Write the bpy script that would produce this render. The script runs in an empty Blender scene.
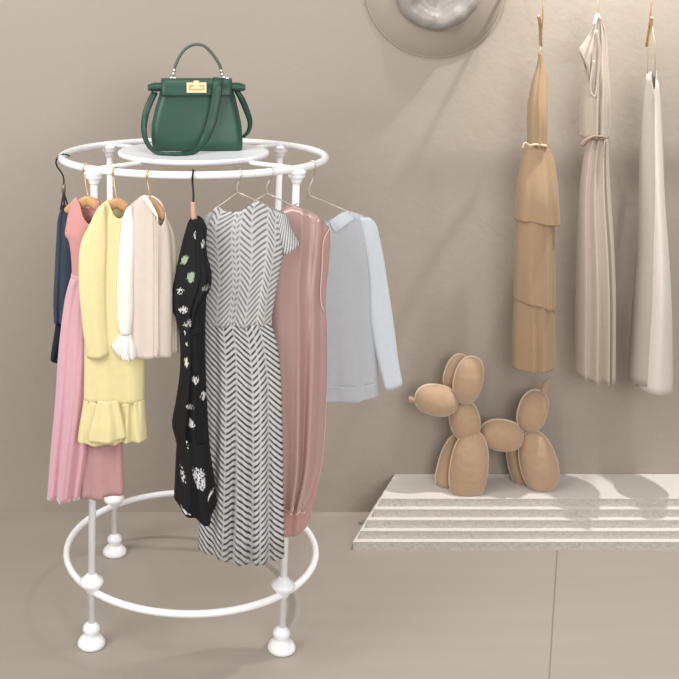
import bpy, bmesh, math, random
from mathutils import Vector, Matrix
PI = math.pi
sc = bpy.context.scene
COL = sc.collection

# ------------------------------------------------------------------ camera
F, VX, VY, H = 1111.0, 200.0, 8.0, 2.124
cd = bpy.data.cameras.new('camera'); cam = bpy.data.objects.new('camera', cd); COL.objects.link(cam)
cam.location = (0, 0, H); cam.rotation_euler = (PI/2, 0, 0)
cd.sensor_width = 36.0; cd.lens = F/679*36.0
cd.shift_x = (339.5-VX)/679; cd.shift_y = -(339.5-VY)/679
cd.clip_start = 0.05; cd.clip_end = 100
sc.camera = cam
sc.view_settings.view_transform = 'Standard'
sc.view_settings.look = 'None'
sc.view_settings.exposure = 0.0
sc.view_settings.gamma = 1.0
sc.view_settings.use_curve_mapping = False

def P(px, py, Y):
    """a measured outline point on a thing standing Y metres away"""
    return Vector(((px-VX)*Y/F, Y, H-(py-VY)*Y/F))

# ------------------------------------------------------------------ materials
def lin(h):
    h = h.lstrip('#'); c = [int(h[i:i+2], 16)/255 for i in (0, 2, 4)]
    return tuple((x/12.92 if x <= .04045 else ((x+.055)/1.055)**2.4) for x in c)+(1,)

class NT:
    def __init__(s, name):
        s.m = bpy.data.materials.new(name); s.m.use_nodes = True
        s.t = s.m.node_tree; s.b = s.t.nodes['Principled BSDF']; s.out = s.t.nodes['Material Output']
    def n(s, typ, **kw):
        x = s.t.nodes.new(typ)
        for k, v in kw.items(): setattr(x, k, v)
        return x
    def l(s, a, b): s.t.links.new(a, b)
    def setin(s, sock, v):
        if hasattr(v, 'links'): s.l(v, sock)
        else: sock.default_value = v
    def math(s, op, a, b=0.0, c=None):
        x = s.n('ShaderNodeMath', operation=op)
        s.setin(x.inputs[0], a); s.setin(x.inputs[1], b)
        if c is not None: s.setin(x.inputs[2], c)
        return x.outputs[0]
    def mix(s, f, a, b):
        x = s.n('ShaderNodeMix', data_type='RGBA')
        s.setin(x.inputs[0], f); s.setin(x.inputs[6], a); s.setin(x.inputs[7], b)
        return x.outputs[2]
    def noise(s, scale, detail=4, vec=None, rough=.5):
        x = s.n('ShaderNodeTexNoise'); x.inputs['Scale'].default_value = scale
        x.inputs['Detail'].default_value = detail; x.inputs['Roughness'].default_value = rough
        if vec is not None: s.l(vec, x.inputs['Vector'])
        return x.outputs['Fac']
    def obj(s, scale=(1, 1, 1)):
        t = s.n('ShaderNodeTexCoord'); m = s.n('ShaderNodeMapping'); m.inputs['Scale'].default_value = scale
        s.l(t.outputs['Object'], m.inputs['Vector']); return m.outputs[0]
    def bump(s, h, strength, dist=.01):
        x = s.n('ShaderNodeBump'); x.inputs['Strength'].default_value = strength; x.inputs['Distance'].default_value = dist
        s.l(h, x.inputs['Height']); s.l(x.outputs[0], s.b.inputs['Normal'])

def plain(name, col, rough=.6, metal=0.0, bump=0.0, bscale=200, sheen=0.0, trans=0.0, spec=.5, var=0.04, sss=0):
    M = NT(name); b = M.b
    v = M.obj()
    c = lin(col)
    n = M.noise(bscale*.12, 3, v)
    d = tuple(x*(1-var) for x in c[:3])+(1,)
    e = tuple(min(1, x*(1+var)) for x in c[:3])+(1,)
    M.l(M.mix(n, d, e), b.inputs['Base Color'])
    b.inputs['Roughness'].default_value = rough; b.inputs['Metallic'].default_value = metal
    b.inputs['Specular IOR Level'].default_value = spec
    if sheen: b.inputs['Sheen Weight'].default_value = sheen; b.inputs['Sheen Roughness'].default_value = .4
    if bump: M.bump(M.noise(bscale, 4, v), bump, .002)
    if trans:                                            # thin cloth lets light through
        tr = M.n('ShaderNodeBsdfTransparent'); mx = M.n('ShaderNodeMixShader'); mx.inputs[0].default_value = trans
        M.l(b.outputs[0], mx.inputs[1]); M.l(tr.outputs[0], mx.inputs[2]); M.l(mx.outputs[0], M.out.inputs[0])
    return M.m

MAT = {}
MAT['white'] = plain('white_enamel', '#F4F4F6', .28, var=.01)
MAT['tray'] = plain('tray_enamel', '#EDEFF3', .3, var=.01)
MAT['gold'] = plain('brass', '#D2AE7A', .35, .6, var=.03)
MAT['palegold'] = plain('pale_brass', '#E6CFA2', .35, .5, var=.03)
MAT['blackwire'] = plain('black_wire', '#232021', .4, .3)
MAT['silver'] = plain('silver_wire', '#C4BCAF', .3, .45)
MAT['steel'] = plain('steel', '#C9C6C0', .25, .9)
MAT['rosewood'] = plain('copper_tinted_wood', '#C99C84', .5)
MAT['strap'] = plain('elastic_black', '#2A2B30', .7)
MAT['cord'] = plain('pale_cord', '#D8C8B2', .7)
MAT['whiteknob'] = plain('white_knob', '#EFE9DF', .4)

def wood():
    M = NT('hanger_wood'); v = M.obj((1, 1, 8))
    n = M.noise(22, 4, v)
    M.l(M.mix(n, lin('#A87B4E'), lin('#CFA573')), M.b.inputs['Base Color'])
    M.b.inputs['Roughness'].default_value = .45
    return M.m
MAT['wood'] = wood()

def wall():
    M = NT('wall_plaster'); v = M.obj()
    big = M.noise(1.1, 3, v); fine = M.noise(34, 5, v, .6); mid = M.noise(9, 3, v)
    M.l(M.mix(big, lin('#9F958A'), lin('#A69C91')), M.b.inputs['Base Color'])
    M.b.inputs['Roughness'].default_value = .85; M.b.inputs['Specular IOR Level'].default_value = .2
    h = M.math('ADD', M.math('MULTIPLY', fine, .55), M.math('MULTIPLY', mid, .6))
    M.bump(h, .17, .02)
    return M.m
MAT['wall'] = wall()

def floor():
    M = NT('floor_tile'); v = M.obj()
    streak = M.noise(3.0, 4, M.obj((.35, 3.2, 1)))
    fine = M.noise(60, 3, v)
    c = M.mix(streak, lin('#9C9388'), lin('#A79E94'))
    t = M.n('ShaderNodeTexCoord'); sep = M.n('ShaderNodeSeparateXYZ'); M.l(t.outputs['Object'], sep.inputs[0])
    # grout joint between two large tiles
    a = M.math('SUBTRACT', sep.outputs[0], M.math('MULTIPLY_ADD', sep.outputs[1], .3526, -.135))
    line = M.math('LESS_THAN', M.math('ABSOLUTE', a), .0026)
    c = M.mix(M.math('MULTIPLY', line, .75), c, lin('#756C62'))
    M.l(c, M.b.inputs['Base Color'])
    M.b.inputs['Roughness'].default_value = .5; M.b.inputs['Specular IOR Level'].default_value = .35
    M.bump(fine, .04, .003)
    return M.m
MAT['floor'] = floor()

def plaster(name, strength, scale, col):
    M = NT(name); v = M.obj()
    n = M.noise(scale, 5, v, .65)
    M.l(M.mix(n, lin(col), tuple(x*.93 for x in lin(col)[:3])+(1,)), M.b.inputs['Base Color'])
    M.b.inputs['Roughness'].default_value = .9
    M.bump(n, strength, .02)
    return M.m
MAT['riser'] = plaster('rough_plaster', 1.0, 60, '#DAD3CB')
MAT['tread'] = plaster('smooth_plaster', .05, 60, '#DDD7D1')

def cloth(name, col, rough=.8, sheen=.2, bump=.15, trans=0, spec=.3, var=.05):
    return plain(name, col, rough, 0, bump, 420, sheen, trans, spec, var)
MAT['pink'] = cloth('pink_cloth', '#D0A0AB', .6, .8)
MAT['salmon'] = cloth('salmon_cloth', '#CB918D', .65, .2)
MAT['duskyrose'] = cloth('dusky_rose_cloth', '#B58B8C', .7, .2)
MAT['yellow'] = cloth('yellow_cloth', '#DDD09C', .75, .2)
MAT['cream'] = cloth('cream_cloth', '#D0C3B7', .75, .2)
MAT['ivory'] = cloth('ivory_cloth', '#E6E1DA', .75, .2)
MAT['bluewhite'] = cloth('white_voile', '#C3C6CB', .6, .2, trans=.18)
MAT['bluewhite2'] = cloth('white_voile_sleeve', '#CDD3DB', .6, .3, trans=.06)
MAT['collar'] = cloth('white_collar', '#C6CBD3', .5, .3, trans=.1)
MAT['beige'] = cloth('beige_cloth', '#A1876B', .75, .15)
MAT['tape'] = cloth('beige_tie', '#C9B394', .75, .15)
MAT['taupe'] = cloth('taupe_satin', '#B5A89B', .36, .15, .05, spec=.5)
MAT['darktaupe'] = cloth('taupe_lining', '#8A7566', .6, .1)
MAT['offwhite'] = cloth('off_white_cloth', '#D0C7BF', .65, .2)
MAT['greylinen'] = cloth('grey_white_cloth', '#A89F95', .7, .2)
MAT['plush'] = cloth('tan_plush', '#B39578', .9, .5, .35)
def plush():
    M = NT('tan_plush'); v = M.obj(); wv = M.obj((1, 1, 2.2))
    M.l(M.mix(M.noise(40, 3, v), lin('#AD8F72'), lin('#BA9C7F')), M.b.inputs['Base Color'])
    M.b.inputs['Roughness'].default_value = .9; M.b.inputs['Sheen Weight'].default_value = .5
    h = M.math('ADD', M.math('MULTIPLY', M.noise(17, 3, wv), .8), M.math('MULTIPLY', M.noise(300, 3, v), .08))
    M.bump(h, .35, .012)
    return M.m
MAT['plush'] = plush()
MAT['piping'] = cloth('pale_piping', '#D9C4A8', .9, .4, .1)

def satin():
    M = NT('rose_satin'); v = M.obj((1, 1, .12))
    n = M.noise(14, 2, v)
    M.l(M.mix(n, lin('#B8958F'), lin('#CBABA6')), M.b.inputs['Base Color'])
    b = M.b; b.inputs['Metallic'].default_value = .4; b.inputs['Roughness'].default_value = .4; b.inputs['Anisotropic'].default_value = .9
    tg = M.n('ShaderNodeTangent', direction_type='RADIAL', axis='Z'); M.l(tg.outputs[0], b.inputs['Tangent']); b.inputs['Specular IOR Level'].default_value = .75
    b.inputs['Sheen Weight'].default_value = 1.0; b.inputs['Sheen Roughness'].default_value = .22; b.inputs['Sheen Tint'].default_value = (1, .9, .88, 1)
    return M.m
MAT['satin'] = satin()
MAT['satinback'] = cloth('rose_satin_reverse', '#B98F88', .5, .1)
MAT['satinedge'] = cloth('rose_satin_edge', '#D9B3AA', .5, .2)

def denim():
    M = NT('dark_denim'); v = M.obj((3, 3, .4))
    n = M.noise(55, 5, v, .7); w = M.noise(300, 2, M.obj())
    c = M.mix(n, lin('#151E2C'), lin('#4A586B'))
    M.l(c, M.b.inputs['Base Color']); M.b.inputs['Roughness'].default_value = .85
    M.bump(w, .3, .002)
    return M.m
MAT['denim'] = denim()
MAT['navy'] = cloth('navy_denim', '#1E2430', .85, .1)

def herring(name, peaks, rows, hem, contrast, wid=(.0, .45)):
    """woven herringbone: slanting dashes that change direction from column to column (peaks = cloth position, height in stripes)"""
    M = NT(name); t = M.n('ShaderNodeTexCoord'); sep = M.n('ShaderNodeSeparateXYZ'); M.l(t.outputs['UV'], sep.inputs[0])
    u, v = sep.outputs[0], sep.outputs[1]
    wob = M.math('MULTIPLY', M.math('SUBTRACT', M.noise(2.2, 1, t.outputs['UV']), .5), .05)
    up = M.math('PINGPONG', M.math('ADD', u, wob), 1.0)
    h = 0.0
    for (a0, h0), (a1, h1) in zip(peaks, peaks[1:]):
        r = M.n('ShaderNodeMapRange'); r.clamp = True; M.l(up, r.inputs[0])
        r.inputs[1].default_value = a0; r.inputs[2].default_value = a1
        r.inputs[3].default_value = 0; r.inputs[4].default_value = h1-h0
        h = M.math('ADD', r.outputs[0], h)
    sgn = M.math('SUBTRACT', M.math('MULTIPLY', v, rows), h)
    wave = M.math('SINE', M.math('MULTIPLY', sgn, 2*PI))
    r = M.n('ShaderNodeMapRange'); r.clamp = True
    M.l(wave, r.inputs[0]); r.inputs[1].default_value = wid[0]; r.inputs[2].default_value = wid[1]
    mask = r.outputs[0]
    for (a0, h0) in peaks[1:-1]:                         # a pale thread runs down every change of direction
        e = M.math('GREATER_THAN', M.math('ABSOLUTE', M.math('SUBTRACT', up, a0)), .012)
        mask = M.math('MULTIPLY', mask, M.math('MULTIPLY_ADD', e, .6, .4))
    n = M.noise(26, 2, t.outputs['UV'])
    mask = M.math('MULTIPLY', mask, M.math('MULTIPLY_ADD', n, .5, contrast))
    col = M.mix(mask, lin('#C6C5C4'), lin('#232122'))
    M.l(col, M.b.inputs['Base Color']); M.b.inputs['Roughness'].default_value = .8
    M.b.inputs['Specular IOR Level'].default_value = .2
    if hem:
        hr = M.n('ShaderNodeMapRange'); hr.clamp = True; M.l(v, hr.inputs[0])
        hr.inputs[1].default_value = .90; hr.inputs[2].default_value = .97
        hr.inputs[3].default_value = 0.0; hr.inputs[4].default_value = .42
        tr = M.n('ShaderNodeBsdfTransparent'); mx = M.n('ShaderNodeMixShader')
        M.l(hr.outputs[0], mx.inputs[0])
        M.l(M.b.outputs[0], mx.inputs[1]); M.l(tr.outputs[0], mx.inputs[2]); M.l(mx.outputs[0], M.out.inputs[0])
    return M.m
MAT['her_top'] = herring('herringbone_upper', [(0, 0), (.2, 2.7), (.37, .2), (.41, .9), (.46, .3), (.61, 2.9), (.79, .2), (.88, 1.8), (1.0, .4)], 19.5, False, .40)
MAT['her_skirt'] = herring('herringbone_skirt', [(0, 0), (.29, 3.7), (.43, 2.3), (.63, 4.8), (.72, 3.7), (.82, 2.4), (1.0, 4.7)], 38.5, True, .62)
MAT['her_sleeve'] = herring('herringbone_sleeve', [(0, 0), (.5, -2.8), (1, -5.6)], 7, False, .42)

def floral(name, motifs):
    """black print cloth with scattered white and pale green motifs given in cloth coordinates"""
    M = NT(name); t = M.n('ShaderNodeTexCoord')
    nz = M.n('ShaderNodeTexNoise'); nz.inputs['Scale'].default_value = 30; nz.inputs['Detail'].default_value = 2
    M.l(t.outputs['UV'], nz.inputs['Vector'])
    sp = M.n('ShaderNodeSeparateXYZ'); M.l(nz.outputs['Color'], sp.inputs[0])
    sep = M.n('ShaderNodeSeparateXYZ'); M.l(t.outputs['UV'], sep.inputs[0])
    u = M.math('ADD', sep.outputs[0], M.math('MULTIPLY', M.math('SUBTRACT', sp.outputs[0], .5), .32))
    v = M.math('ADD', sep.outputs[1], M.math('MULTIPLY', M.math('SUBTRACT', sp.outputs[1], .5), .05))
    gaps = M.math('GREATER_THAN', M.noise(26, 2, t.outputs['UV']), .47)
    c = M.mix(M.noise(6, 2, t.outputs['UV']), lin('#0E0E10'), lin('#19191C'))
    for (mu, mv, ru, rv, col, solid) in motifs:
        sc_ = 1.0 if solid else .88
        a = M.math('DIVIDE', M.math('SUBTRACT', u, mu), ru*sc_*.8); b = M.math('DIVIDE', M.math('SUBTRACT', v, mv), rv*sc_*.8)
        d = M.math('ADD', M.math('MULTIPLY', a, a), M.math('MULTIPLY', b, b))
        k = M.math('LESS_THAN', d, 1.0)
        if not solid: k = M.math('MULTIPLY', k, gaps)
        c = M.mix(k, c, lin(col))
    M.l(c, M.b.inputs['Base Color']); M.b.inputs['Roughness'].default_value = .7; M.b.inputs['Specular IOR Level'].default_value = .25
    return M.m
G, W, Y_ = '#93A788', '#CFCFCF', '#D9D8C0'
MAT['floral_top'] = floral('floral_top', [(.62, .14, .2, .07, W, 0), (.2, .35, .16, .05, G, 1), (.5, .5, .16, .055, G, 1), (.85, .42, .16, .04, G, 1), (.2, .62, .12, .04, W, 0), (.3, .78, .2, .045, W, 0), (.35, .92, .14, .03, Y_, 0)])
MAT['floral_sleeve'] = floral('floral_sleeve', [(.7, .22, .2, .05, W, 0), (.75, .62, .2, .04, '#8F9090', 0), (.4, .96, .3, .05, W, 0)])
MAT['floral_skirt'] = floral('floral_skirt', [(.26, .26, .09, .045, Y_, 1), (.62, .37, .16, .035, W, 0), (.9, .5, .12, .04, W, 0), (.45, .56, .2, .02, W, 0), (.55, .68, .07, .04, W, 1), (.24, .05, .08, .02, W, 0), (.28, .12, .07, .012, Y_, 1)])
MAT['floral_hem'] = floral('floral_hem', [(.62, .42, .2, .2, '#CFCFD2', 0), (.2, .5, .07, .14, W, 0), (.85, .72, .12, .035, W, 1), (.3, .05, .06, .12, Y_, 0), (.25, .95, .08, .03, W, 1)])
MAT['floral_back'] = floral('floral_back', [(.3, .3, .1, .05, W, 0)])

def leather():
    M = NT('green_leather'); v = M.obj()
    n = M.noise(9, 2, v); f = M.noise(380, 3, v)
    M.l(M.mix(n, lin('#163C2E'), lin('#224D3C')), M.b.inputs['Base Color'])
    M.b.inputs['Roughness'].default_value = .42; M.b.inputs['Specular IOR Level'].default_value = .45
    M.bump(f, .12, .001)
    return M.m
MAT['leather'] = leather()
MAT['darkleather'] = plain('green_leather_edge', '#17302A', .45)
MAT['handle'] = plain('handle_leather', '#4B5A4C', .45)
def hatfelt():
    M = NT('grey_satin_hat'); v = M.obj()
    n = M.noise(14, 3, v)
    M.l(M.mix(n, lin('#85807B'), lin('#A39D98')), M.b.inputs['Base Color'])
    M.b.inputs['Roughness'].default_value = .38; M.b.inputs['Specular IOR Level'].default_value = .5
    M.bump(M.noise(22, 2, v), .3, .012)
    return M.m
MAT['hatgrey'] = hatfelt()
MAT['brim'] = plain('taupe_brim', '#9A8F83', .8)
MAT['brimedge'] = plain('brim_binding', '#B5A899', .8)

# ------------------------------------------------------------------ objects
class MB:
    def __init__(s): s.v, s.f, s.uv = [], [], []
    def add(s, verts, faces, uvs=None):
        o = len(s.v); s.v += [Vector(v) for v in verts]
        s.f += [tuple(i+o for i in f) for f in faces]
        s.uv += uvs if uvs else [None]*len(faces)
        return s
def build(name, mb, mat, parent=None, loc=None, smooth=True, thick=0, bevel=0, sub=0):
    """link one mesh object; vertices are given in world space and stored about the thing's own origin"""
    base = parent if parent is not None else None
    o_loc = Vector(loc) if loc is not None else Vector((0, 0, 0))
    root = base
    off = Vector((0, 0, 0))
    while root is not None: off += root.location; root = root.parent
    off = off + o_loc
    me = bpy.data.meshes.new(name)
    me.from_pydata([v-off for v in mb.v], [], mb.f)
    if any(u is not None for u in mb.uv):
        lay = me.uv_layers.new(name='UVMap')
        for p, u in zip(me.polygons, mb.uv):
            if u:
                for li, c in zip(p.loop_indices, u): lay.data[li].uv = c
    me.materials.append(mat)
    bm = bmesh.new(); bm.from_mesh(me); bmesh.ops.recalc_face_normals(bm, faces=bm.faces); bm.to_mesh(me); bm.free()
    for p in me.polygons: p.use_smooth = smooth
    o = bpy.data.objects.new(name, me); COL.objects.link(o)
    o.location = o_loc
    if parent is not None: o.parent = parent
    if bevel:
        m = o.modifiers.new('bevel', 'BEVEL'); m.width = bevel; m.segments = 2; m.limit_method = 'ANGLE'
    if thick:
        m = o.modifiers.new('solid', 'SOLIDIFY'); m.thickness = thick; m.offset = 0
    if sub:
        m = o.modifiers.new('sub', 'SUBSURF'); m.levels = sub; m.render_levels = sub
    return o
def thing(name, loc, label, cat, group=None):
    e = bpy.data.objects.new(name, None); COL.objects.link(e); e.location = loc; e.empty_display_size = .05
    tag(e, label, cat, group); return e
def tag(o, label, cat, group=None):
    o['label'] = label; o['category'] = cat
    if group: o['group'] = group
    return o

def catmull(pts, n, closed=False):
    pts = [Vector(p) if len(p) == 3 else Vector((p[0], p[1], 0)) for p in pts]
    if len(pts) == 2: return [pts[0].lerp(pts[1], i/(n-1)) for i in range(n)]
    L = len(pts); dense = []
    segs = L if closed else L-1
    for i in range(segs):
        if closed: p0, p1, p2, p3 = pts[(i-1) % L], pts[i], pts[(i+1) % L], pts[(i+2) % L]
        else:
            p1, p2 = pts[i], pts[i+1]
            p0 = pts[i-1] if i else p1*2-p2
            p3 = pts[i+2] if i+2 < L else p2*2-p1
        d = [max(1e-6, (a-b).length**.5) for a, b in ((p1, p0), (p2, p1), (p3, p2))]
        m1 = (p2-p1)+((p1-p0)/d[0]-(p2-p0)/(d[0]+d[1]))*d[1]
        m2 = (p2-p1)+((p3-p2)/d[2]-(p3-p1)/(d[1]+d[2]))*d[1]
        for k in range(16):
            t = k/16
            dense.append(p1*(2*t**3-3*t**2+1)+m1*(t**3-2*t**2+t)+p2*(-2*t**3+3*t**2)+m2*(t**3-t**2))
    if not closed: dense.append(pts[-1])
    else: dense.append(pts[0])
    acc = [0.0]
    for a, b in zip(dense, dense[1:]): acc.append(acc[-1]+(b-a).length)
    out = []; j = 0
    m = n if closed else n-1
    for i in range(n):
        t = acc[-1]*i/m
        while j < len(acc)-2 and acc[j+1] < t: j += 1
        q = (t-acc[j])/max(1e-9, acc[j+1]-acc[j])
        out.append(dense[j].lerp(dense[j+1], max(0, min(1, q))))
    return out

def tube(mb, pts, r, segs=10, closed=False, smooth_n=None, flat=None, flat_axis=None, caps=True):
    """sweep a round (or flattened) section along points; r may be a list"""
    if smooth_n: pts = catmull(pts, smooth_n, closed)
    pts = [Vector(p) for p in pts]; n = len(pts)
    def rad(i):
        if isinstance(r, (int, float)): return r
        x = i/(n-1)*(len(r)-1); k = min(int(x), len(r)-2); return r[k]+(r[k+1]-r[k])*(x-k)
    verts = []; prev = None
    for i, p in enumerate(pts):
        a = pts[(i-1) % n] if (closed or i) else p
        b = pts[(i+1) % n] if (closed or i < n-1) else p
        T = (b-a).normalized()
        if flat_axis is not None:
            B = Vector(flat_axis); N = T.cross(B)
            if N.length < 1e-5: N = T.orthogonal()
            N.normalize(); B = N.cross(T).normalized()
        else:
            if prev is None:
                N = T.orthogonal().normalized()
            else:
                N = prev-T*prev.dot(T)
                N = N.normalized() if N.length > 1e-6 else T.orthogonal().normalized()
            prev = N; B = T.cross(N)
        ra = rad(i); rb = ra if flat is None else flat
        for k in range(segs):
            t = 2*PI*k/segs
            verts.append(p+N*(ra*math.cos(t))+B*(rb*math.sin(t)))
    faces = []
    for i in range(n if closed else n-1):
        j = (i+1) % n
        for k in range(segs):
            q = (k+1) % segs
            faces.append((i*segs+k, i*segs+q, j*segs+q, j*segs+k))
    if not closed and caps:
        faces.append(tuple(range(segs))[::-1]); faces.append(tuple((n-1)*segs+k for k in range(segs)))
    return mb.add(verts, faces)

def lathe(mb, prof, c, axis=(0, 0, 1), segs=32, tilt=None):
    """profile of (radius, height) turned about an axis through c"""
    A = Vector(axis).normalized(); N = A.orthogonal().normalized(); B = A.cross(N); c = Vector(c)
    verts = []
    for (r, h) in prof:
        for k in range(segs):
            t = 2*PI*k/segs
            verts.append(c+A*h+N*(r*math.cos(t))+B*(r*math.sin(t)))
    faces = []
    for i in range(len(prof)-1):
        for k in range(segs):
            q = (k+1) % segs
            faces.append((i*segs+k, i*segs+q, (i+1)*segs+q, (i+1)*segs+k))
    faces.append(tuple(range(segs))[::-1]); faces.append(tuple((len(prof)-1)*segs+k for k in range(segs)))
    return mb.add(verts, faces)

def box(mb, lo, hi):
    x0, y0, z0 = lo; x1, y1, z1 = hi
    v = [(x0, y0, z0), (x1, y0, z0), (x1, y1, z0), (x0, y1, z0), (x0, y0, z1), (x1, y0, z1), (x1, y1, z1), (x0, y1, z1)]
    return mb.add(v, [(0, 3, 2, 1), (4, 5, 6, 7), (0, 1, 5, 4), (1, 2, 6, 5), (2, 3, 7, 6), (3, 0, 4, 7)])

def ellipsoid(mb, c, ax, rot, n=24, m=16, sq=1.0, flat_bottom=None, fn=None):
    """cushion: ax = three half axes, rot = 3x3"""
    verts = []; faces = []
    c = Vector(c)
    def pw(x): return math.copysign(abs(x)**sq, x)
    for i in range(m+1):
        ph = PI*i/m
        for k in range(n):
            th = 2*PI*k/n
            p = Vector((ax[0]*pw(math.sin(ph))*pw(math.cos(th)), ax[1]*pw(math.sin(ph))*pw(math.sin(th)), ax[2]*pw(math.cos(ph))))
            if fn: p = fn(p)
            p = c+rot@p
            if flat_bottom is not None and p.z < flat_bottom: p.z = flat_bottom
            verts.append(p)
    for i in range(m):
        for k in range(n):
            q = (k+1) % n
            faces.append((i*n+k, i*n+q, (i+1)*n+q, (i+1)*n+k))
    mb.add(verts, faces)
    return mb

def smooth01(x): x = max(0, min(1, x)); return x*x*(3-2*x)

def panel(L, R, T, B, Y, b=(.012, .03), slope=0.0, fold=None, Tb=None, Bb=None, nu=40, nv=44, px0=None, bulge=1.0, closed=True):
    """cloth tube hung at distance Y: the front has outline L/R/T/B, the back shares its sides; depth half-width runs b[0] at the top to b[1] at the hem"""
    px0 = px0 if px0 is not None else (L[0][0]+R[0][0])/2
    Lc, Rc = catmull(L, nv), catmull(R, nv)
    def coons(Tc, Bc):
        g = []
        for j in range(nv):
            v = j/(nv-1); row = []
            for i in range(nu):
                s = i/(nu-1)
                p = Tc[i]*(1-v)+Bc[i]*v+Lc[j]*(1-s)+Rc[j]*s-(Tc[0]*(1-s)*(1-v)+Tc[-1]*s*(1-v)+Bc[0]*(1-s)*v+Bc[-1]*s*v)
                row.append(p)
            g.append(row)
        return g
    fr = coons(catmull(T, nu), catmull(B, nu))
    bk = coons(catmull(Tb or T, nu), catmull(Bb or B, nu))
    verts = []; faces = []; uvs = []
    ring = 2*nu-2
    def pos(p, s, v, side):
        yc = Y+slope*(p.x-px0)*Y/F
        prof = max(0.0, 1-(2*s-1)**2)**.5
        bb = b[0]+(b[1]-b[0])*smooth01(v*1.3)
        w = math.sin(PI*s)**.35 if 0 < s < 1 else 0
        f = fold(s if side < 0 else 2-s, v) if fold else 0
        q = P(p.x, p.y, yc)
        q.y += side*bb*prof*bulge - (f*w if side < 0 else -f*w)
        return q
    for j in range(nv):
        v = j/(nv-1)
        for i in range(nu): verts.append(pos(fr[j][i], i/(nu-1), v, -1))
        if closed:
            for i in range(nu-2, 0, -1): verts.append(pos(bk[j][i], i/(nu-1), v, 1))
    cols = ring if closed else nu
    for j in range(nv-1):
        v0, v1 = j/(nv-1), (j+1)/(nv-1)
        for i in range(ring if closed else nu-1):
            k = (i+1) % cols
            faces.append((j*cols+i, j*cols+k, (j+1)*cols+k, (j+1)*cols+i))
            u0, u1 = i/(nu-1), (i+1)/(nu-1)
            uvs.append([(u0, v0), (u1, v0), (u1, v1), (u0, v1)])
    return MB().add(verts, faces, uvs)

def pleats(n, a0, a1, seed=0, sharp=False):
    rnd = random.Random(seed); ph = [rnd.uniform(0, 6.28) for _ in range(4)]
    def f(s, v):
        a = a0+(a1-a0)*smooth01(v)
        x = s*n*PI*2+ph[0]+.7*math.sin(s*5+ph[1])+.35*math.sin(v*3+ph[2])
        y = math.sin(x) if not sharp else 1-2*abs(math.sin(x/2))
        return a*(.7*y+.3*math.sin(x*1.63+ph[3]))
    return f
def zof(py, Y): return H-(py-VY)*Y/F
def xof(px, Y): return (px-VX)*Y/F

# ------------------------------------------------------------------ the room
WY = 4.682
def structure(name, mb, mat, **kw):
    o = build(name, mb, mat, **kw); o['kind'] = 'structure'; return o
structure('wall_back', box(MB(), (-3, WY, -.1), (4.5, WY+.15, 3.2)), MAT['wall'], smooth=False)
structure('floor', box(MB(), (-3, -1.5, -.12), (4.5, WY, 0)), MAT['floor'], smooth=False)

# ------------------------------------------------------------------ clothing rack
D = 4.0
XC = (193.5-VX)*D/F
RT = .472; RB = .446
XB = (191.2-VX)*D/F
HT = H-147.6*D/F; HB = H-538.5*D/F
def ring_pt(px, front=True, R=RT, xc=XC, z=HT):
    lo, hi = (-PI/2, PI/2)
    for _ in range(60):
        m = (lo+hi)/2
        y = D-R*math.cos(m) if front else D+R*math.cos(m)
        x = xc+R*math.sin(m)
        if VX+F*x/y < px: lo = m
        else: hi = m
    return Vector((x, y, z))
rack = thing('clothing_rack', (XC, D, 0), 'round white metal clothing rack with a top ring, a floor ring and four footed posts', 'clothing rack')
def circle(c, R, n=96): return [Vector((c[0]+R*math.cos(2*PI*k/n), c[1]+R*math.sin(2*PI*k/n), c[2])) for k in range(n)]
TR = .0115
build('top_ring', tube(MB(), circle((XC, D, HT), RT), TR*1.08, 12, True), MAT['white'], rack)
build('bottom_ring', tube(MB(), circle((XB, D, HB), RB), TR, 12, True), MAT['white'], rack)
posts = [(ring_pt(94.2), ring_pt(91.7, True, RB, XB, HB)), (ring_pt(296.6), ring_pt(283.3, True, RB, XB, HB)),
         (ring_pt(109.5, False), ring_pt(114, False, RB, XB, HB)), (ring_pt(280.3, False), ring_pt(268, False, RB, XB, HB))]
TZ = HT+.016
trayc = Vector((XC, D, TZ))
for (a, b_) in posts:
    t = b_.z/(a.z-b_.z); foot = b_+(b_-a)*t; foot.z = 0
    po = build('post', tube(MB(), [a-Vector((0, 0, .008)), foot+Vector((0, 0, .02))], .0122, 16), MAT['white'], rack)
    build('flange', lathe(MB(), [(.0125, -.05), (.016, -.046), (.018, -.040), (.0185, -.034), (.026, -.029), (.0285, -.024), (.027, -.019), (.032, -.014), (.033, -.009), (.028, -.005), (.014, -.002)], a, segs=24), MAT['white'], po)
    build('collar', lathe(MB(), [(.012, -.012), (.017, -.006), (.021, .004), (.036, .020), (.040, .028), (.038, .036), (.026, .044), (.019, .052), (.0125, .058)], b_, segs=28), MAT['white'], po)
    build('foot', lathe(MB(), [(.042, 0), (.046, .004), (.046, .012), (.040, .022), (.028, .032), (.019, .037), (.024, .043), (.029, .053), (.027, .064), (.018, .073), (.0125, .078)], foot, segs=28), MAT['white'], po)
    d = (a-Vector((XC, D, HT))).normalized()
    build('support_arm', tube(MB(), [Vector((XC, D, HT))+d*(.16), Vector((XC, D, HT))+d*(RT-.004)], .0085, 10), MAT['white'], rack)
build('tray', lathe(MB(), [(.262, -.016), (.270, -.013), (.272, -.006), (.272, .0), (.268, .003), (.260, .002), (0.001, .0)], trayc, segs=72), MAT['tray'], rack)

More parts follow.
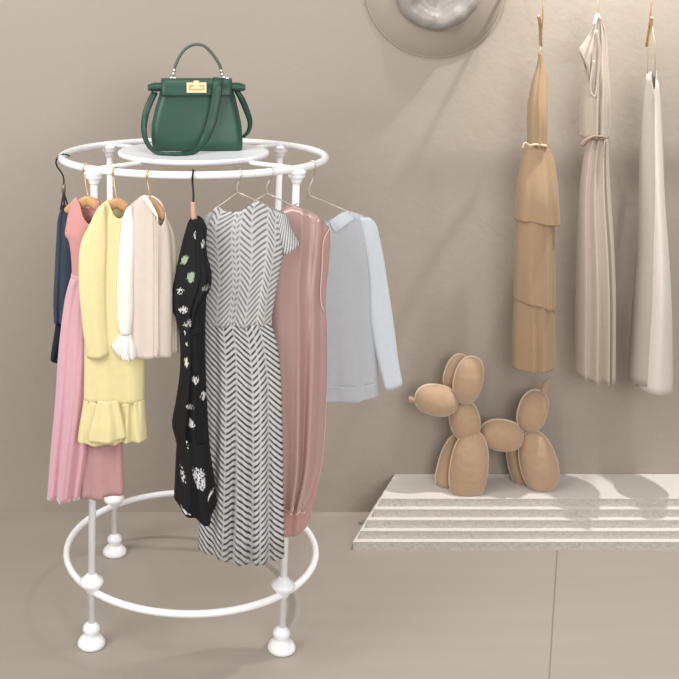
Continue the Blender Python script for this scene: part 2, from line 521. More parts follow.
# ------------------------------------------------------------------ handbag on the tray
BY = 4.06
tz = TZ+.001
bag = thing('handbag', (xof(197, BY), BY, tz), 'green leather handbag with gold clasp standing on the round white tray', 'handbag')
def rrect(cx, cy, w, d, z, r, n=6):
    out = []
    r = min(r, w*.49, d*.49)
    for (sx, sy, a0) in ((1, 1, 0), (-1, 1, PI/2), (-1, -1, PI), (1, -1, 3*PI/2)):
        for k in range(n+1):
            a = a0+PI/2*k/n
            out.append(Vector((cx+sx*(w/2-r)+r*math.cos(a), cy+sy*(d/2-r)+r*math.sin(a), z)))
    return out
def loft(mb, rings, cap=True):
    n = len(rings[0]); verts = [p for r in rings for p in r]; faces = []
    for i in range(len(rings)-1):
        for k in range(n):
            q = (k+1) % n; faces.append((i*n+k, i*n+q, (i+1)*n+q, (i+1)*n+k))
    if cap: faces.append(tuple(range(n))[::-1]); faces.append(tuple((len(rings)-1)*n+k for k in range(n)))
    return mb.add(verts, faces)
zb = lambda py: zof(py, BY-.05)
z0 = tz
rows = []
for (py, xl, xr, d) in ((151, 155, 240.5, .125), (149, 153, 242, .135), (140, 151.8, 242.3, .135), (125, 152, 241, .128), (110, 155, 238, .11), (97, 159, 235, .095), (88, 161, 232, .08), (82, 162.5, 231, .07)):
    z = z0+(151-py)/ (151-82)*(zb(82)-z0)
    rows.append(rrect(xof((xl+xr)/2, BY), BY, (xr-xl)*BY/F, d, z, .03))
build('body', loft(MB(), rows), MAT['leather'], bag)
FY = BY-.062
fl = [rrect(xof(196.6, BY), BY, (232-161.6)*BY/F, dd, zb(py), .015) for (py, dd) in ((95.5, .125), (94.5, .127), (88, .118), (81, .10), (79.5, .085))]
build('flap', loft(MB(), fl), MAT['leather'], bag)
for (pts, rr) in ([[(164, 86.8), (157, 87), (151, 87.3), (148.2, 87.6)], [.0165, .0165, .0165, .011]], [[(229, 86.8), (236, 87), (242, 87.3), (245, 87.6)], [.0165, .0165, .0165, .011]]):
    tb = build('side_tab', tube(MB(), [P(x, y, BY-.01) for x, y in pts], rr, 14, smooth_n=16, flat=.035, flat_axis=(0, 1, 0)), MAT['leather'], bag)
# dark stitched edges of the body
fr = [Vector(p) for p in rrect(xof(197.75, BY), BY, (240.5-155)*BY/F, .127, tz+.0045, .03)]
build('base_piping', tube(MB(), fr, .0045, 8, True), MAT['darkleather'], bag)
for sgn in (-1, 1):
    ep = []
    for (py, xl, xr, d_) in ((150, 154, 241.5, .13), (140, 151.8, 242.3, .135), (125, 152, 241, .128), (110, 155, 238, .11), (97, 159, 235, .095)):
        z = z0+(151-py)/(151-82)*(zb(82)-z0); w2 = (xr-xl)*BY/F/2
        ep.append(Vector((xof((xl+xr)/2, BY)+sgn*(w2-.006), BY-d_/2+.016, z)))
    build('edge_piping', tube(MB(), ep, .0042, 8, smooth_n=24), MAT['darkleather'], bag)
cl = MB()
CY = BY-.066
for (x0, y0, x1, y1) in ((186.6, 82.5, 206.4, 85.0), (186.6, 90.2, 206.4, 92.6), (186.6, 85, 189, 90.2), (204, 85, 206.4, 90.2)):
    p, q = P(x0, y1, CY), P(x1, y0, CY); box(cl, (p.x, CY-.006, p.z), (q.x, CY+.012, q.z))
clasp = build('clasp', cl, MAT['palegold'], bag, smooth=False)
m = MB(); p, q = P(189, 90.2, CY), P(204, 85, CY); box(m, (p.x, CY-.001, p.z), (q.x, CY+.010, q.z))
build('clasp_plate', m, plain('rose_gold', '#D9A06E', .35, .6), clasp, smooth=False)
m = MB(); p, q = P(193.6, 86.8, CY), P(199, 80.5, CY); box(m, (p.x, CY-.010, p.z), (q.x, CY, q.z))
p, q = P(190.5, 88.6, CY), P(202.5, 86.6, CY); box(m, (p.x, CY-.009, p.z), (q.x, CY, q.z))
build('turn_bar', m, MAT['palegold'], clasp, smooth=False)
hd = [(174.2, 69.5), (176, 64), (181, 54), (188, 47), (196, 44.3), (204, 46), (212, 53.5), (218.5, 63), (221, 69.5)]
build('top_handle', tube(MB(), [P(x, y, BY-.01) for x, y in hd], .0056, 10, smooth_n=48), MAT['handle'], bag)
for (x, y) in ((174.2, 70.2), (221.4, 71), (222, 74.5), (173.6, 74)):
    build('handle_ring', lathe(MB(), [(.0045, -.007), (.0065, -.004), (.0065, .004), (.0045, .007)], P(x, y, BY-.01), segs=12), MAT['steel'], bag)
for (x, y) in ((171.5, 78), (175, 78), (224, 77.5), (227.5, 78.5), (155, 91)):
    build('stud', ellipsoid(MB(), P(x, y, BY-.02), (.009, .006, .006), Matrix.Identity(3), 10, 8), MAT['steel'], bag)
st = [(218, 78.0, BY-.05), (217.5, 84, BY-.078), (216.5, 95, BY-.082), (214, 110, BY-.085), (210, 126, BY-.09), (203, 142, BY-.12), (193, 152.0, BY-.17), (181, 156.5, BY-.205), (168, 156.5, BY-.205), (156, 152.5, BY-.17), (147.5, 143.5, BY-.12), (144, 131, BY-.07), (145.5, 115, BY-.03), (150, 102, BY-.02), (155, 92, BY-.01)]
spts = []
for (x, y, Y) in st:
    q = P(x, y, Y); q.z = max(q.z, tz+.009); spts.append(q)
WD = [.014, .0145, .0145, .0145, .013, .010, .0065, .0045, .0042, .0045, .0055, .007, .0085, .0095, .009]
sso = build('shoulder_strap', tube(MB(), spts, WD, 10, smooth_n=70, flat=.0028, flat_axis=(0, 1, 0)), MAT['leather'], bag)
build('strap_edge', tube(MB(), spts, [x+.003 for x in WD], 10, smooth_n=70, flat=.0022, flat_axis=(0, 1, 0)), MAT['darkleather'], sso)
build('shoulder_strap', tube(MB(), [P(*q, Y) for q, Y in (((236, 90), BY), ((240.5, 97), BY), ((246, 109), BY+.01), ((250, 122), BY+.02), ((248.5, 131), BY+.03), ((243, 137.5), BY+.035))], [.009, .0115, .0115, .010, .008, .006], 10, smooth_n=30, flat=.004, flat_axis=(0, 1, 0)), MAT['leather'], bag)

# ------------------------------------------------------------------ hangers
def hook_over(px, stem_py, Y, rp, r=.0024, lean=0.0, tip=True):
    """points of a hook that rises from a stem and curls over the ring tube at rp"""
    c = rp; w = TR*1.08+r+.0012
    s = P(px, stem_py, Y)
    out = Vector((c.x-XC, c.y-D, 0)).normalized()
    tang = Vector((-out.y, out.x, 0)); tang = tang if tang.x > 0 else -tang
    pts = [s, s.lerp(Vector((c.x, c.y, c.z-.03))+out*(w*.7), .55)+tang*.001]
    for a in (-55, -20, 15, 50, 85, 120, 155, 190 if tip else 170):
        t = math.radians(a); pts.append(c+out*(w*math.cos(t))+Vector((0, 0, w*math.sin(t)))+tang*(.003*(a/190-.3)))
    return pts
def wooden(px, stem_py, Y, arms, label, hookmat, wmat='wood', hookr=.0026, slope=0.0, rodpx=None):
    rp = ring_pt(rodpx or px)
    t = thing('wooden_hanger', P(px, arms[0][1], Y), label, 'hanger', 'hangers on the round rack')
    pts = [P(x, y, Y+slope*(x-px)*Y/F) for x, y in arms]
    n = len(pts)
    build('hanger_body', tube(MB(), pts, [.0085]+[.0165]*(n-2)+[.0085], 12, smooth_n=30, flat=.007, flat_axis=(0, 1, 0)), MAT[wmat], t)
    build('hook', tube(MB(), hook_over(px, stem_py, Y, rp, hookr), hookr, 8, smooth_n=40), hookmat, t)
    return t
def wire(px, joint, Y, left, right, rodpx, label, Yl=None, Yr=None, r=.0022, mid=None):
    rp = ring_pt(rodpx)
    t = thing('wire_hanger', P(px, joint, Y), label, 'hanger', 'hangers on the round rack')
    j = P(px, joint, Y)
    m = MB()
    pl = [P(x, y, (Yl or Y)) for x, y in left]; pr = [P(x, y, (Yr or Y)) for x, y in right]
    tube(m, [j]+pl, r, 8); tube(m, [j]+pr, r, 8)
    build('shoulder_wire', m, MAT['silver'], t)
    pts = hook_over(px, joint, Y, rp, r)
    if mid: pts[1:2] = [P(x, y, Y) for x, y in mid]
    build('hook', tube(MB(), pts, r, 8, smooth_n=44), MAT['silver'], t)
    return t

# jeans clip hanger (far left end of the ring)
JY = 3.935
rpj = ring_pt(63)
t = thing('clip_hanger', P(64, 190, JY), 'black hooked clip hanger at the far left of the rack holding dark jeans', 'hanger', 'hangers on the round rack')
w_ = TR*1.08+.0026
hp = [P(64, 186, JY), P(63.4, 177, JY), P(61, 172, JY), P(57, 166, JY), P(56, 161, JY), P(58.5, 157, JY-.005), P(62, 154.6, JY-.006), P(66, 154.3, JY-.004), P(69.5, 156.3, JY)]
build('hook', tube(MB(), hp, .0028, 8, smooth_n=40), MAT['blackwire'], t)
build('clip', tube(MB(), [P(63.8, 184, JY), P(63.6, 192.5, JY)], .0075, 10), plain('grey_clip', '#8A8178', .4, .5), t)
build('arms', tube(tube(tube(MB(), [P(63.6, 192, JY), P(60.5, 210, JY-.025)], .003, 8), [P(63.7, 192, JY), P(64.5, 210, JY-.02)], .004, 8), [P(63.8, 192, JY), P(68, 206, JY-.005)], .003, 8), MAT['strap'], t)
j = thing('denim_jeans', P(58, 361, JY), 'dark blue denim jeans hanging behind the pink dress at the rack\'s far left', 'jeans', 'clothes on the round rack')
build('leg', panel([(62.5, 205), (58.5, 217), (56.5, 240), (55, 270), (53.5, 300), (54, 322)], [(67, 206), (72, 218), (76, 235), (77, 265), (76, 300), (72, 322)], [(62.5, 205), (67, 206)], [(54, 322), (72, 322)], JY, (.012, .03), fold=pleats(2, .003, .007, 2), nu=24), MAT['denim'], j, thick=.002)
build('leg', panel([(58, 300), (55, 330), (52.5, 345), (50.5, 359)], [(72, 300), (70, 330), (66, 350), (60, 362)], [(58, 300), (72, 300)], [(50.5, 359), (56, 361.5), (60, 362)], JY+.01, (.012, .02), fold=pleats(1, .002, .004, 3), nu=20, nv=24), MAT['navy'], j, thick=.002)

# pink dress
PY = 3.632
wooden(88, 195.5, PY, [(65.5, 211), (72, 207), (80, 204), (88, 200.5), (95, 204), (101, 211)], 'wooden hanger with gold hook inside the pink dress', MAT['gold'], slope=-.4, rodpx=87)
d = thing('pink_dress', P(85, 497, PY), 'sleeveless pink dress with salmon bodice and long flared skirt between jeans and yellow dress', 'dress', 'clothes on the round rack')
SL = -.4
build('bodice', panel([(70.5, 203), (68.6, 212), (66, 226), (65.2, 235), (68.5, 240), (71, 254), (72.3, 275)], [(101, 205), (103, 220), (103, 238), (99, 252), (96, 275)],
      [(70.5, 203), (75.5, 198), (79.5, 202), (84, 216), (90, 223), (96, 216), (98, 200), (101, 205)], [(72.3, 275), (84, 278), (96, 275)], PY, (.022, .024), SL, pleats(2, .001, .003, 5), Tb=[(70.5, 203), (75.5, 198), (80, 204), (89, 210), (97, 200), (101, 205)], px0=87), MAT['salmon'], d, thick=.002)
build('waistband', panel([(71.4, 273), (71, 278.5)], [(97, 273), (97.5, 278.5)], [(71.4, 273), (84, 275.5), (97, 273)], [(71, 278.5), (84, 281), (97.5, 278.5)], PY, (.027, .028), SL, nv=5, px0=87), MAT['pink'], d, thick=.002)
def pinkfold(s, v):
    a = .005+.009*smooth01(v)
    x = s*2*PI*2.1+.9+.3*math.sin(2*v)
    return a*(math.sin(x)+.35*math.sin(2*x+.8))
build('skirt', panel([(71, 277), (66, 295), (61.5, 325), (58, 360), (55.5, 400), (51, 450), (47.5, 497)], [(97.5, 277), (96, 310), (96, 350), (93, 400), (87, 450), (80, 497)],
      [(71, 277), (84, 279), (97.5, 277)], [(47.5, 497), (60, 498), (70, 498), (80, 497)], PY-.008, (.022, .034), SL, pinkfold, px0=87, nu=60), MAT['pink'], d, thick=.002)
build('dusky_skirt_panel', panel([(80, 300), (80, 400), (80, 497)], [(99, 300), (114, 380), (122, 440), (124.5, 493)], [(80, 300), (99, 300)], [(80, 497), (96, 496.5), (103, 497), (104, 494), (114, 493.5), (124.5, 493)], PY+.0, (.016, .028), SL-.04, pleats(2.2, .003, .009, 8), px0=87, nu=60), MAT['duskyrose'], d, thick=.002)  # darker rose panel forming the right side of the skirt

# yellow dress
YY = 3.572
wooden(117, 198.5, YY, [(98, 214), (107, 207.5), (117, 203), (124, 206), (130, 214)], 'wooden hanger with gold hook inside the yellow dress', MAT['gold'], slope=-.1, rodpx=115.5)
d = thing('yellow_dress', P(112, 441, YY), 'pale yellow long-sleeved dress with a ruffled hem hanging left of the cream blouse', 'dress', 'clothes on the round rack')
S2 = -.12
build('body', panel([(98, 208), (90, 226), (86, 250), (85, 290), (84.5, 340), (84, 401)], [(137, 213), (142, 235), (144.5, 270), (145, 310), (144.5, 350), (144, 401)],
      [(98, 208), (103, 203.5), (107.5, 200.5), (111.5, 207), (114.5, 214), (120, 217.5), (125, 213.5), (129, 208), (137, 213)], [(84, 401), (114, 403), (144, 401)], YY, (.022, .026), S2, pleats(2, .001, .003, 11), Tb=[(98, 208), (107.5, 201), (113, 206), (121, 209), (129, 207.5), (137, 213)], px0=115), MAT['yellow'], d, thick=.002)
build('sleeve', panel([(104, 203.5), (97, 210), (89, 226), (82, 240), (79.3, 255), (78.8, 280), (80.5, 305), (83, 330), (87.5, 357.5)], [(105, 206), (106, 240), (105, 285), (106, 320), (109, 354)], [(104, 203.5), (105, 206)], [(87.5, 357.5), (98, 357.5), (109, 354)], YY-.026, (.006, .016), S2, pleats(1, .0005, .002, 12), px0=115, nu=28), MAT['yellow'], d, thick=.002)
build('sleeve', panel([(133, 211), (136, 240), (138, 300), (137, 352)], [(136, 212), (143, 235), (147, 290), (147, 352)], [(133, 211), (136, 212)], [(137, 352), (147, 352)], YY+.024, (.005, .012), S2, px0=115, nu=20), MAT['yellow'], d, thick=.002)
def ruf(s, v):
    return (.003+.006*v)*math.sin(s*2*PI*4.5+1.2*math.sin(s*9)) + .003*math.sin(s*61)*(1-v)
build('hem_ruffle', panel([(84, 399.5), (81.5, 415), (79, 430), (77.8, 441)], [(144.3, 399.5), (145, 410), (146, 425), (147.2, 438)], [(84, 399.5), (114, 401.5), (144.3, 399.5)], [(77.8, 441), (90, 441.8), (105, 441.5), (126, 438.5), (138, 439.5), (147.2, 438)], YY, (.027, .036), S2, ruf, px0=115, nu=110, nv=24), MAT['yellow'], d, thick=.002)
build('hem_ruffle', panel([(98, 400.5), (93, 418), (90, 430), (88, 441)], [(118, 400.5), (121, 412), (124, 425), (126.5, 437)], [(98, 400.5), (108, 401.5), (118, 400.5)], [(88, 441), (105, 442), (126.5, 437)], YY-.04, (.004, .012), S2, pleats(2, .003, .007, 4), px0=115, nu=40, nv=20), MAT['yellow'], d, thick=.002)

# cream blouse
CYb = 3.540
wooden(150.3, 197.5, CYb, [(133, 217), (142, 207), (150, 202), (156, 207), (160.5, 213), (163.5, 219)], 'wooden hanger with gold hook inside the cream blouse', MAT['gold'], slope=-.1, rodpx=148.6)
d = thing('cream_blouse', P(150, 357, CYb), 'cream blouse with open neck placket and ruffled cuff, left of the black dress', 'blouse', 'clothes on the round rack')
S3 = -.2
hw_ = d
def ctfold(s, v):
    e = .004*math.exp(-((s-.60)/.02)**2) if s <= 1 else 0
    return pleats(1.5, .001, .004, 21)(s, v)-e
build('body', panel([(127, 208), (124, 225), (124, 270), (126, 315), (129, 354)], [(165.5, 213), (169.5, 235), (172, 280), (172.3, 320), (172, 357)],
      [(127, 208), (135, 202), (144, 195.5), (149, 203), (153, 210), (157, 219.5), (161, 225), (164.5, 219), (165.5, 213)], [(129, 354), (145, 357), (158, 355), (172, 357)], CYb, (.020, .026), S3, ctfold, Tb=[(127, 208), (144, 196), (151, 201), (158, 208), (163, 211), (165.5, 213)], px0=149, nu=56), MAT['cream'], d, thick=.002)
build('collar', tube(MB(), [P(x, y, CYb+S3*(x-149)*CYb/F-off) for x, y, off in ((143.5, 196.5, .018), (147.5, 201, .024), (152, 208, .027), (157.2, 216.5, .028))], [.008, .0085, .007, .004], 8, smooth_n=20, flat=.003, flat_axis=(0, 1, 0)), MAT['ivory'], d)
build('collar', tube(MB(), [P(x, y, CYb+S3*(x-149)*CYb/F+off) for x, y, off in ((146, 197, .018), (153, 197.5, .026), (160, 203, .024), (164, 211, .012))], [.004, .005, .005, .003], 8, smooth_n=20, flat=.002, flat_axis=(0, 1, 0)), MAT['ivory'], d)
build('placket', tube(MB(), [P(x, y, CYb+S3*(x-149)*CYb/F-.0285) for x, y in ((157.3, 216), (157.6, 260), (157.8, 310), (158.2, 355.5))], .003, 8, smooth_n=20, flat=.002, flat_axis=(0, 1, 0)), MAT['cream'], d)
sv = build('sleeve', panel([(131, 205), (127, 208.5), (123.3, 217), (120, 240), (117.6, 275), (117, 305), (118, 325), (121, 334)], [(132, 207), (134, 235), (133.5, 280), (133.5, 310), (132, 326), (130.5, 334)], [(131, 205), (132, 207)], [(121, 334), (130.5, 334)], CYb-.016, (.005, .02), S3, pleats(1, .0005, .0025, 14), px0=149, nu=28), MAT['ivory'], d, thick=.002)
build('cuff_ruffle', panel([(121, 333), (115.5, 341), (112, 345.5), (119.5, 350)], [(130.5, 333), (133.5, 341), (136, 348), (136.5, 357)], [(121, 333), (130.5, 333)], [(119.5, 350), (122, 356), (129, 358.5), (136.5, 357)], CYb-.020, (.012, .026), S3, pleats(5, .001, .007, 15), px0=149, nu=70, nv=18), MAT['ivory'], sv, thick=.0018)
build('sleeve', panel([(164.5, 216), (166, 250), (168, 300), (169.5, 352)], [(166, 216), (173.5, 234), (177, 275), (178.5, 352)], [(164.5, 216), (166, 216)], [(169.5, 352), (178.5, 352)], CYb+.022, (.004, .012), S3, pleats(1, .001, .003, 16), px0=149, nu=24), MAT['cream'], d, thick=.002)

# black floral dress, seen nearly edge on
KY = 3.512
rp = ring_pt(193)
t = thing('wooden_hanger', P(193.3, 203, KY), 'copper-toned hanger with black hook holding the black floral dress', 'hanger', 'hangers on the round rack')
build('hanger_body', tube(MB(), [P(193.2, 202, KY), P(193.6, 212, KY-.004), P(194.5, 221, KY-.006), P(195, 226, KY)], [.0075, .009, .009, .007], 12, smooth_n=14, flat=.012, flat_axis=(0, 1, 0)), MAT['rosewood'], t)
build('hook', tube(MB(), hook_over(193.3, 202.5, KY, rp, .0034), .0034, 8, smooth_n=40), MAT['blackwire'], t)
d = thing('black_dress', P(192, 517, KY), 'black dress with white and pale green floral print, hanging edge-on beside the striped dress', 'dress', 'clothes on the round rack')
S4 = -.3
build('bodice', panel([(188.5, 222), (184.5, 235), (180.5, 255), (176, 275), (174, 295), (176, 318), (179, 330)], [(204, 221), (206, 245), (207.5, 262), (207, 280), (206, 300), (205, 330)], [(188.5, 222), (193, 218), (199, 217.5), (204, 221)], [(179, 330), (190, 331), (205, 330)], KY, (.026, .05), S4, pleats(2, .002, .008, 31), px0=193), MAT['floral_top'], d, thick=.002)
build('sleeve', panel([(188, 222.5), (183, 240), (178, 262), (173, 286), (171, 300), (173, 311), (178, 320)], [(190, 224), (190, 250), (189, 280), (187, 300), (184, 319)], [(188, 222.5), (190, 224)], [(178, 320), (184, 319)], KY+.012, (.005, .026), S4, pleats(2, .001, .005, 32), px0=193, nu=28), MAT['floral_back'], d, thick=.002)
build('sleeve', panel([(196, 222), (196, 250), (195, 270), (191, 285), (187.5, 305), (186, 322)], [(201, 219), (206, 225), (206, 250), (211.5, 275), (209.5, 290), (201, 304), (194.5, 325)], [(196, 222), (201, 219)], [(186, 322), (190, 326), (194.5, 325)], KY-.036, (.008, .024), S4, pleats(2.5, .001, .006, 33), px0=193, nu=32), MAT['floral_sleeve'], d, thick=.002)
build('skirt', panel([(178.5, 322), (180.5, 350), (180, 372), (176.5, 398), (172.3, 424), (176, 440), (178, 455)], [(205, 322), (205.5, 372), (207, 405), (209, 440), (211, 462)], [(178.5, 322), (190, 323), (205, 322)], [(178, 455), (194, 462), (211, 462)], KY, (.05, .052), S4, pleats(2.5, .004, .011, 34), px0=193, nu=52), MAT['floral_skirt'], d, thick=.002)
build('hem_tier', panel([(178, 428), (176.3, 452), (175, 480), (174.2, 497)], [(208.5, 440), (211, 458), (214.5, 480), (217, 501)], [(178, 428), (193, 438), (208.5, 440)], [(174.2, 497), (179, 500), (185, 507), (196, 511), (209, 517.5), (211, 510), (217, 501)], KY-.002, (.054, .06), S4, pleats(2.5, .004, .010, 35), px0=193, nu=52), MAT['floral_hem'], d, thick=.002)

# striped dress
ZY = 3.560
wire(238, 192.3, ZY, [(219, 206), (210, 212.5)], [(256, 200.5), (285, 214)], 240, 'thin silver wire hanger with its shoulders inside the striped dress', mid=[(237, 186), (240, 180)])
d = thing('striped_dress', P(240, 558, ZY), 'long black and white herringbone dress with cap sleeves and sheer hem', 'dress', 'clothes on the round rack')
S5 = .05
build('bodice', panel([(208, 214), (202, 222), (199.3, 232), (201, 245), (204, 262), (206, 280), (204, 300), (203, 324)], [(286, 215), (285, 240), (281.5, 262), (278, 280), (275, 297), (270.5, 324)],
      [(208, 214), (213, 209.5), (218.5, 206), (224.5, 209.8), (237, 210.5), (246, 207), (252, 202.5), (257, 200), (274, 209.5), (286, 215)], [(203, 324), (237, 325), (270.5, 324)], ZY, (.026, .03), S5, pleats(3.5, .0003, .006, 41), px0=240, nu=56, Tb=[(208, 214), (213, 210.5), (218.5, 208), (224.5, 212), (237, 213), (246, 209.5), (252, 205), (257, 202.5), (274, 211), (286, 215)]), MAT['her_top'], d, thick=.0018)
build('sleeve', panel([(277, 211), (279, 232), (284.5, 255)], [(286.5, 214.5), (291, 228), (300, 244)], [(277, 211), (286.5, 214.5)], [(284.5, 255), (290.5, 251), (300, 244)], ZY-.01, (.012, .018), S5, px0=240, nu=20, nv=16), MAT['her_sleeve'], d, thick=.0018)
build('sleeve', panel([(207, 214), (201, 222), (198.6, 233)], [(214, 212), (208, 226), (205, 240)], [(207, 214), (214, 212)], [(198.6, 233), (201, 240), (205, 240)], ZY-.01, (.012, .016), S5, px0=240, nu=16, nv=14), MAT['her_sleeve'], d, thick=.0018)
def strfold(s, v):
    a = .003+.011*smooth01(v*1.2)
    return a*(math.sin(s*2*PI*4.2+.8*math.sin(v*2.2)+.6)*.75+.35*math.sin(s*2*PI*9.1+1.0))
build('skirt', panel([(203, 322), (203.5, 350), (204, 385), (203, 430), (201, 480), (199, 525), (198.3, 546)], [(270.5, 322), (276, 340), (280.3, 372), (282, 420), (283.2, 480), (284.3, 556)],
      [(203, 322), (237, 323), (270.5, 322)], [(198.3, 546), (206, 551), (216, 552), (226, 557.5), (245, 559.5), (262, 559), (273, 557.5), (284.3, 556)], ZY, (.029, .036), S5, strfold, px0=240, nu=90, nv=70), MAT['her_skirt'], d, thick=.0015)

# rose satin dress
SY = 3.622
wire(267.3, 193.2, SY, [(256, 200), (250, 204)], [(291.5, 205.2), (304, 211), (319.5, 218.5)], 271, 'silver wire hanger with its shoulders inside the rose satin dress', mid=[(267, 186), (271, 179)])
d = thing('satin_dress', P(297, 530, SY), 'sleeveless rose pink satin dress hanging behind the striped dress', 'dress', 'clothes on the round rack')
S6 = .1
def satfold(s, v):
    g = lambda c, w: math.exp(-((s-c)/w)**2)
    a = (.25+.75*smooth01(v))
    return 1.25*a*(.016*g(.45+.0*v, .045)+.018*g(.74-.10*v, .05)-.01*g(.58, .05)-.012*g(.86-.05*v, .05)+.004*math.sin(s*19))
smb = panel([(276, 214), (274, 260), (272, 330), (273, 420), (277, 505)], [(329.8, 228), (330.3, 245), (329.2, 262), (326.5, 288), (325.5, 305), (326.8, 325), (327.4, 360), (326.3, 400), (323, 450), (318.5, 478), (304.5, 512)],
      [(276, 214), (284, 209), (292, 205.6), (305, 210), (318, 216.5), (329.8, 228)], [(277, 505), (286, 506), (295, 507.5), (304.5, 512)], SY, (.02, .034), S6, satfold, px0=300, nu=64, nv=60)
build('body', smb, MAT['satin'], d, thick=.002)
hem_line = [v.copy() for v in smb.v[59*126:59*126+64]]
build('armhole_edge', tube(MB(), [P(x, y, SY-.012) for x, y in ((329.8, 228.5), (324.5, 238), (322.5, 252), (322, 270), (320.5, 290), (321.5, 305), (324.5, 312))], [.0015, .0022, .0025, .0022, .002, .002, .0015], 8, smooth_n=30, flat=.003, flat_axis=(0, 1, 0)), MAT['satinedge'], d)
build('back_panel', panel([(278, 460), (278, 500), (279, 537)], [(324.5, 440), (315.5, 496), (306.8, 525)], [(278, 460), (300, 450), (324.5, 440)], [(279, 537), (287, 535.5), (295, 533.5), (302, 530), (306.8, 525)], SY+.018, (.01, .014), S6, pleats(1.5, .002, .005, 44), px0=300, nu=40), MAT['satinback'], d, thick=.002)
build('hem_edge', tube(MB(), hem_line, .0024, 6), MAT['satinedge'], d)

# white sheer shirt
HY = 3.775
wire(309.3, 195.3, HY, [(296, 204), (282, 212)], [(340, 208), (352, 213), (366, 217.5)], 312.2, 'silver wire hanger at the right of the rack inside the sheer white shirt', Yl=3.655, Yr=3.775, mid=[(310, 186), (314.5, 176)])
d = thing('white_shirt', P(350, 398, HY), 'sheer white long-sleeved shirt, rightmost garment on the round rack', 'shirt', 'clothes on the round rack')
S7 = .15
build('body', panel([(318, 224), (319, 270), (320, 330), (321, 400)], [(371, 219), (374, 240), (375, 280), (376, 330), (377, 360), (379, 394)],
      [(318, 224), (330, 221), (338, 216), (345, 212), (356, 213.5), (371, 219)], [(321, 400), (345, 400), (364.5, 398), (379, 394)], HY, (.018, .026), S7, pleats(2, .001, .006, 51), px0=345), MAT['bluewhite'], d, thick=.0015)
build('hem_band', panel([(320.6, 383), (321, 400.3)], [(378, 380), (379.2, 394.3)], [(320.6, 383), (345, 383.5), (364, 382.5), (378, 380)], [(321, 400.3), (345, 400.3), (364.5, 398.3), (379.2, 394.3)], HY, (.030, .030), S7, pleats(2, .006, .006, 51), px0=345, nv=8), MAT['bluewhite'], d, thick=.0015)
build('sleeve', panel([(360, 217), (364, 240), (369, 280), (370, 320), (376, 355), (384.5, 389)], [(369, 217.5), (375.5, 223.5), (379.5, 238), (383, 255), (388, 287), (394, 327), (398.3, 361), (402.3, 383.5)], [(360, 217), (369, 217.5)], [(384.5, 389), (392, 387.5), (402.3, 383.5)], HY-.012, (.01, .022), S7, pleats(1.5, .002, .005, 52), px0=345, nu=32), MAT['bluewhite2'], d, thick=.0015)
build('collar', panel([(329, 222), (332, 228), (335, 233)], [(347.5, 211.5), (350, 215), (354, 219)], [(329, 222), (338, 215.5), (347.5, 211.5)], [(335, 233), (344, 226), (354, 219)], HY-.018, (.004, .007), S7, pleats(1.5, .001, .003, 53), px0=345, nu=24, nv=12), MAT['bluewhite2'], d, thick=.0015)

# ------------------------------------------------------------------ clothes hanging by the wall
GY = 4.47
RZ = 2.30
rail = thing('hanging_rail', (1.5, GY, RZ), 'slim brass rail above the wall dresses', 'rail')
build('rail_bar', tube(MB(), [Vector((1.31, GY, RZ)), Vector((2.2, GY, RZ))], .008, 12), MAT['gold'], rail)
for x in (1.33, 2.15): build('bracket', tube(MB(), [Vector((x, GY, RZ)), Vector((x, WY+.004, RZ))], .007, 10), MAT['gold'], rail)

def wall_hanger(name, top, end, label, mat, tipmat, tip, r=.003, drop=None):
    t = thing(name, P(end[0], end[1], GY), label, 'hanger', 'hangers by the wall')
    a = P(top[0], top[1], GY); a2 = Vector((a.x, GY, RZ-.008))
    hk = [P(end[0], end[1], GY), a, a2+Vector((0, 0, -.03)), a2+Vector((0, -.011, .004)), a2+Vector((0, -.008, .018)), a2+Vector((0, .006, .02)), a2+Vector((0, .011, .006))]
    build('hook', tube(MB(), [hk[0], hk[1], hk[2]], r, 8), mat, t)
    build('hook_tip', tube(MB(), hk[2:], r, 8, smooth_n=20), mat, t)
    build('hanger_body', tube(MB(), [P(x, y, Y) for x, y, Y in tip], [.006, .0075, .0065], 10, smooth_n=16), tipmat, t)
    return t
wall_hanger('dress_hanger', (543.5, 0), (540.8, 47), 'slender gold hanger seen end-on above the beige tiered dress', MAT['gold'], MAT['gold'], [(538.5, 16.5, GY-.12), (540, 24, GY), (540.8, 46, GY+.06)])
wall_hanger('dress_hanger', (598, 0), (596.5, 16), 'white topped hanger seen end-on above the taupe satin dress', MAT['cord'], MAT['whiteknob'], [(594, 24, GY-.06), (597.5, 15.5, GY), (601, 24, GY+.06)], r=.004)
wall_hanger('dress_hanger', (652, 0), (646.5, 46), 'slender gold hanger seen end-on above the off-white dress', MAT['gold'], MAT['gold'], [(651.8, 18, GY-.12), (650.5, 26, GY), (646.5, 46, GY+.06)])

# beige tiered dress
d = thing('beige_dress', P(534, 371, GY), 'beige tiered dress tied at the waist, leftmost of three hanging by the wall', 'dress', 'dresses by the wall')
build('shoulder_strap', tube(MB(), [P(540.8, 45, GY), P(540.2, 50, GY), P(540, 57, GY)], .0025, 8), MAT['tape'], d)
build('bodice', panel([(539.2, 53), (537, 66), (532, 84), (528.6, 104), (528, 125), (528.5, 146)], [(541, 53), (544, 64), (546, 75), (546.8, 103), (546.5, 125), (545.5, 146)], [(539.2, 53), (541, 53)], [(528.5, 146), (545.5, 146)], GY, (.01, .06), 0, pleats(2, .002, .008, 61), nu=32), MAT['beige'], d, thick=.0025)
build('waist_tie', tube(tube(MB(), [P(x, y, GY-.062) for x, y in ((528, 146), (536, 144.5), (546.5, 146))], .005, 8, smooth_n=14), [P(x, y, GY-.066) for x, y in ((529, 145), (525, 143), (522.3, 148))], .004, 8, smooth_n=14), MAT['tape'], d)
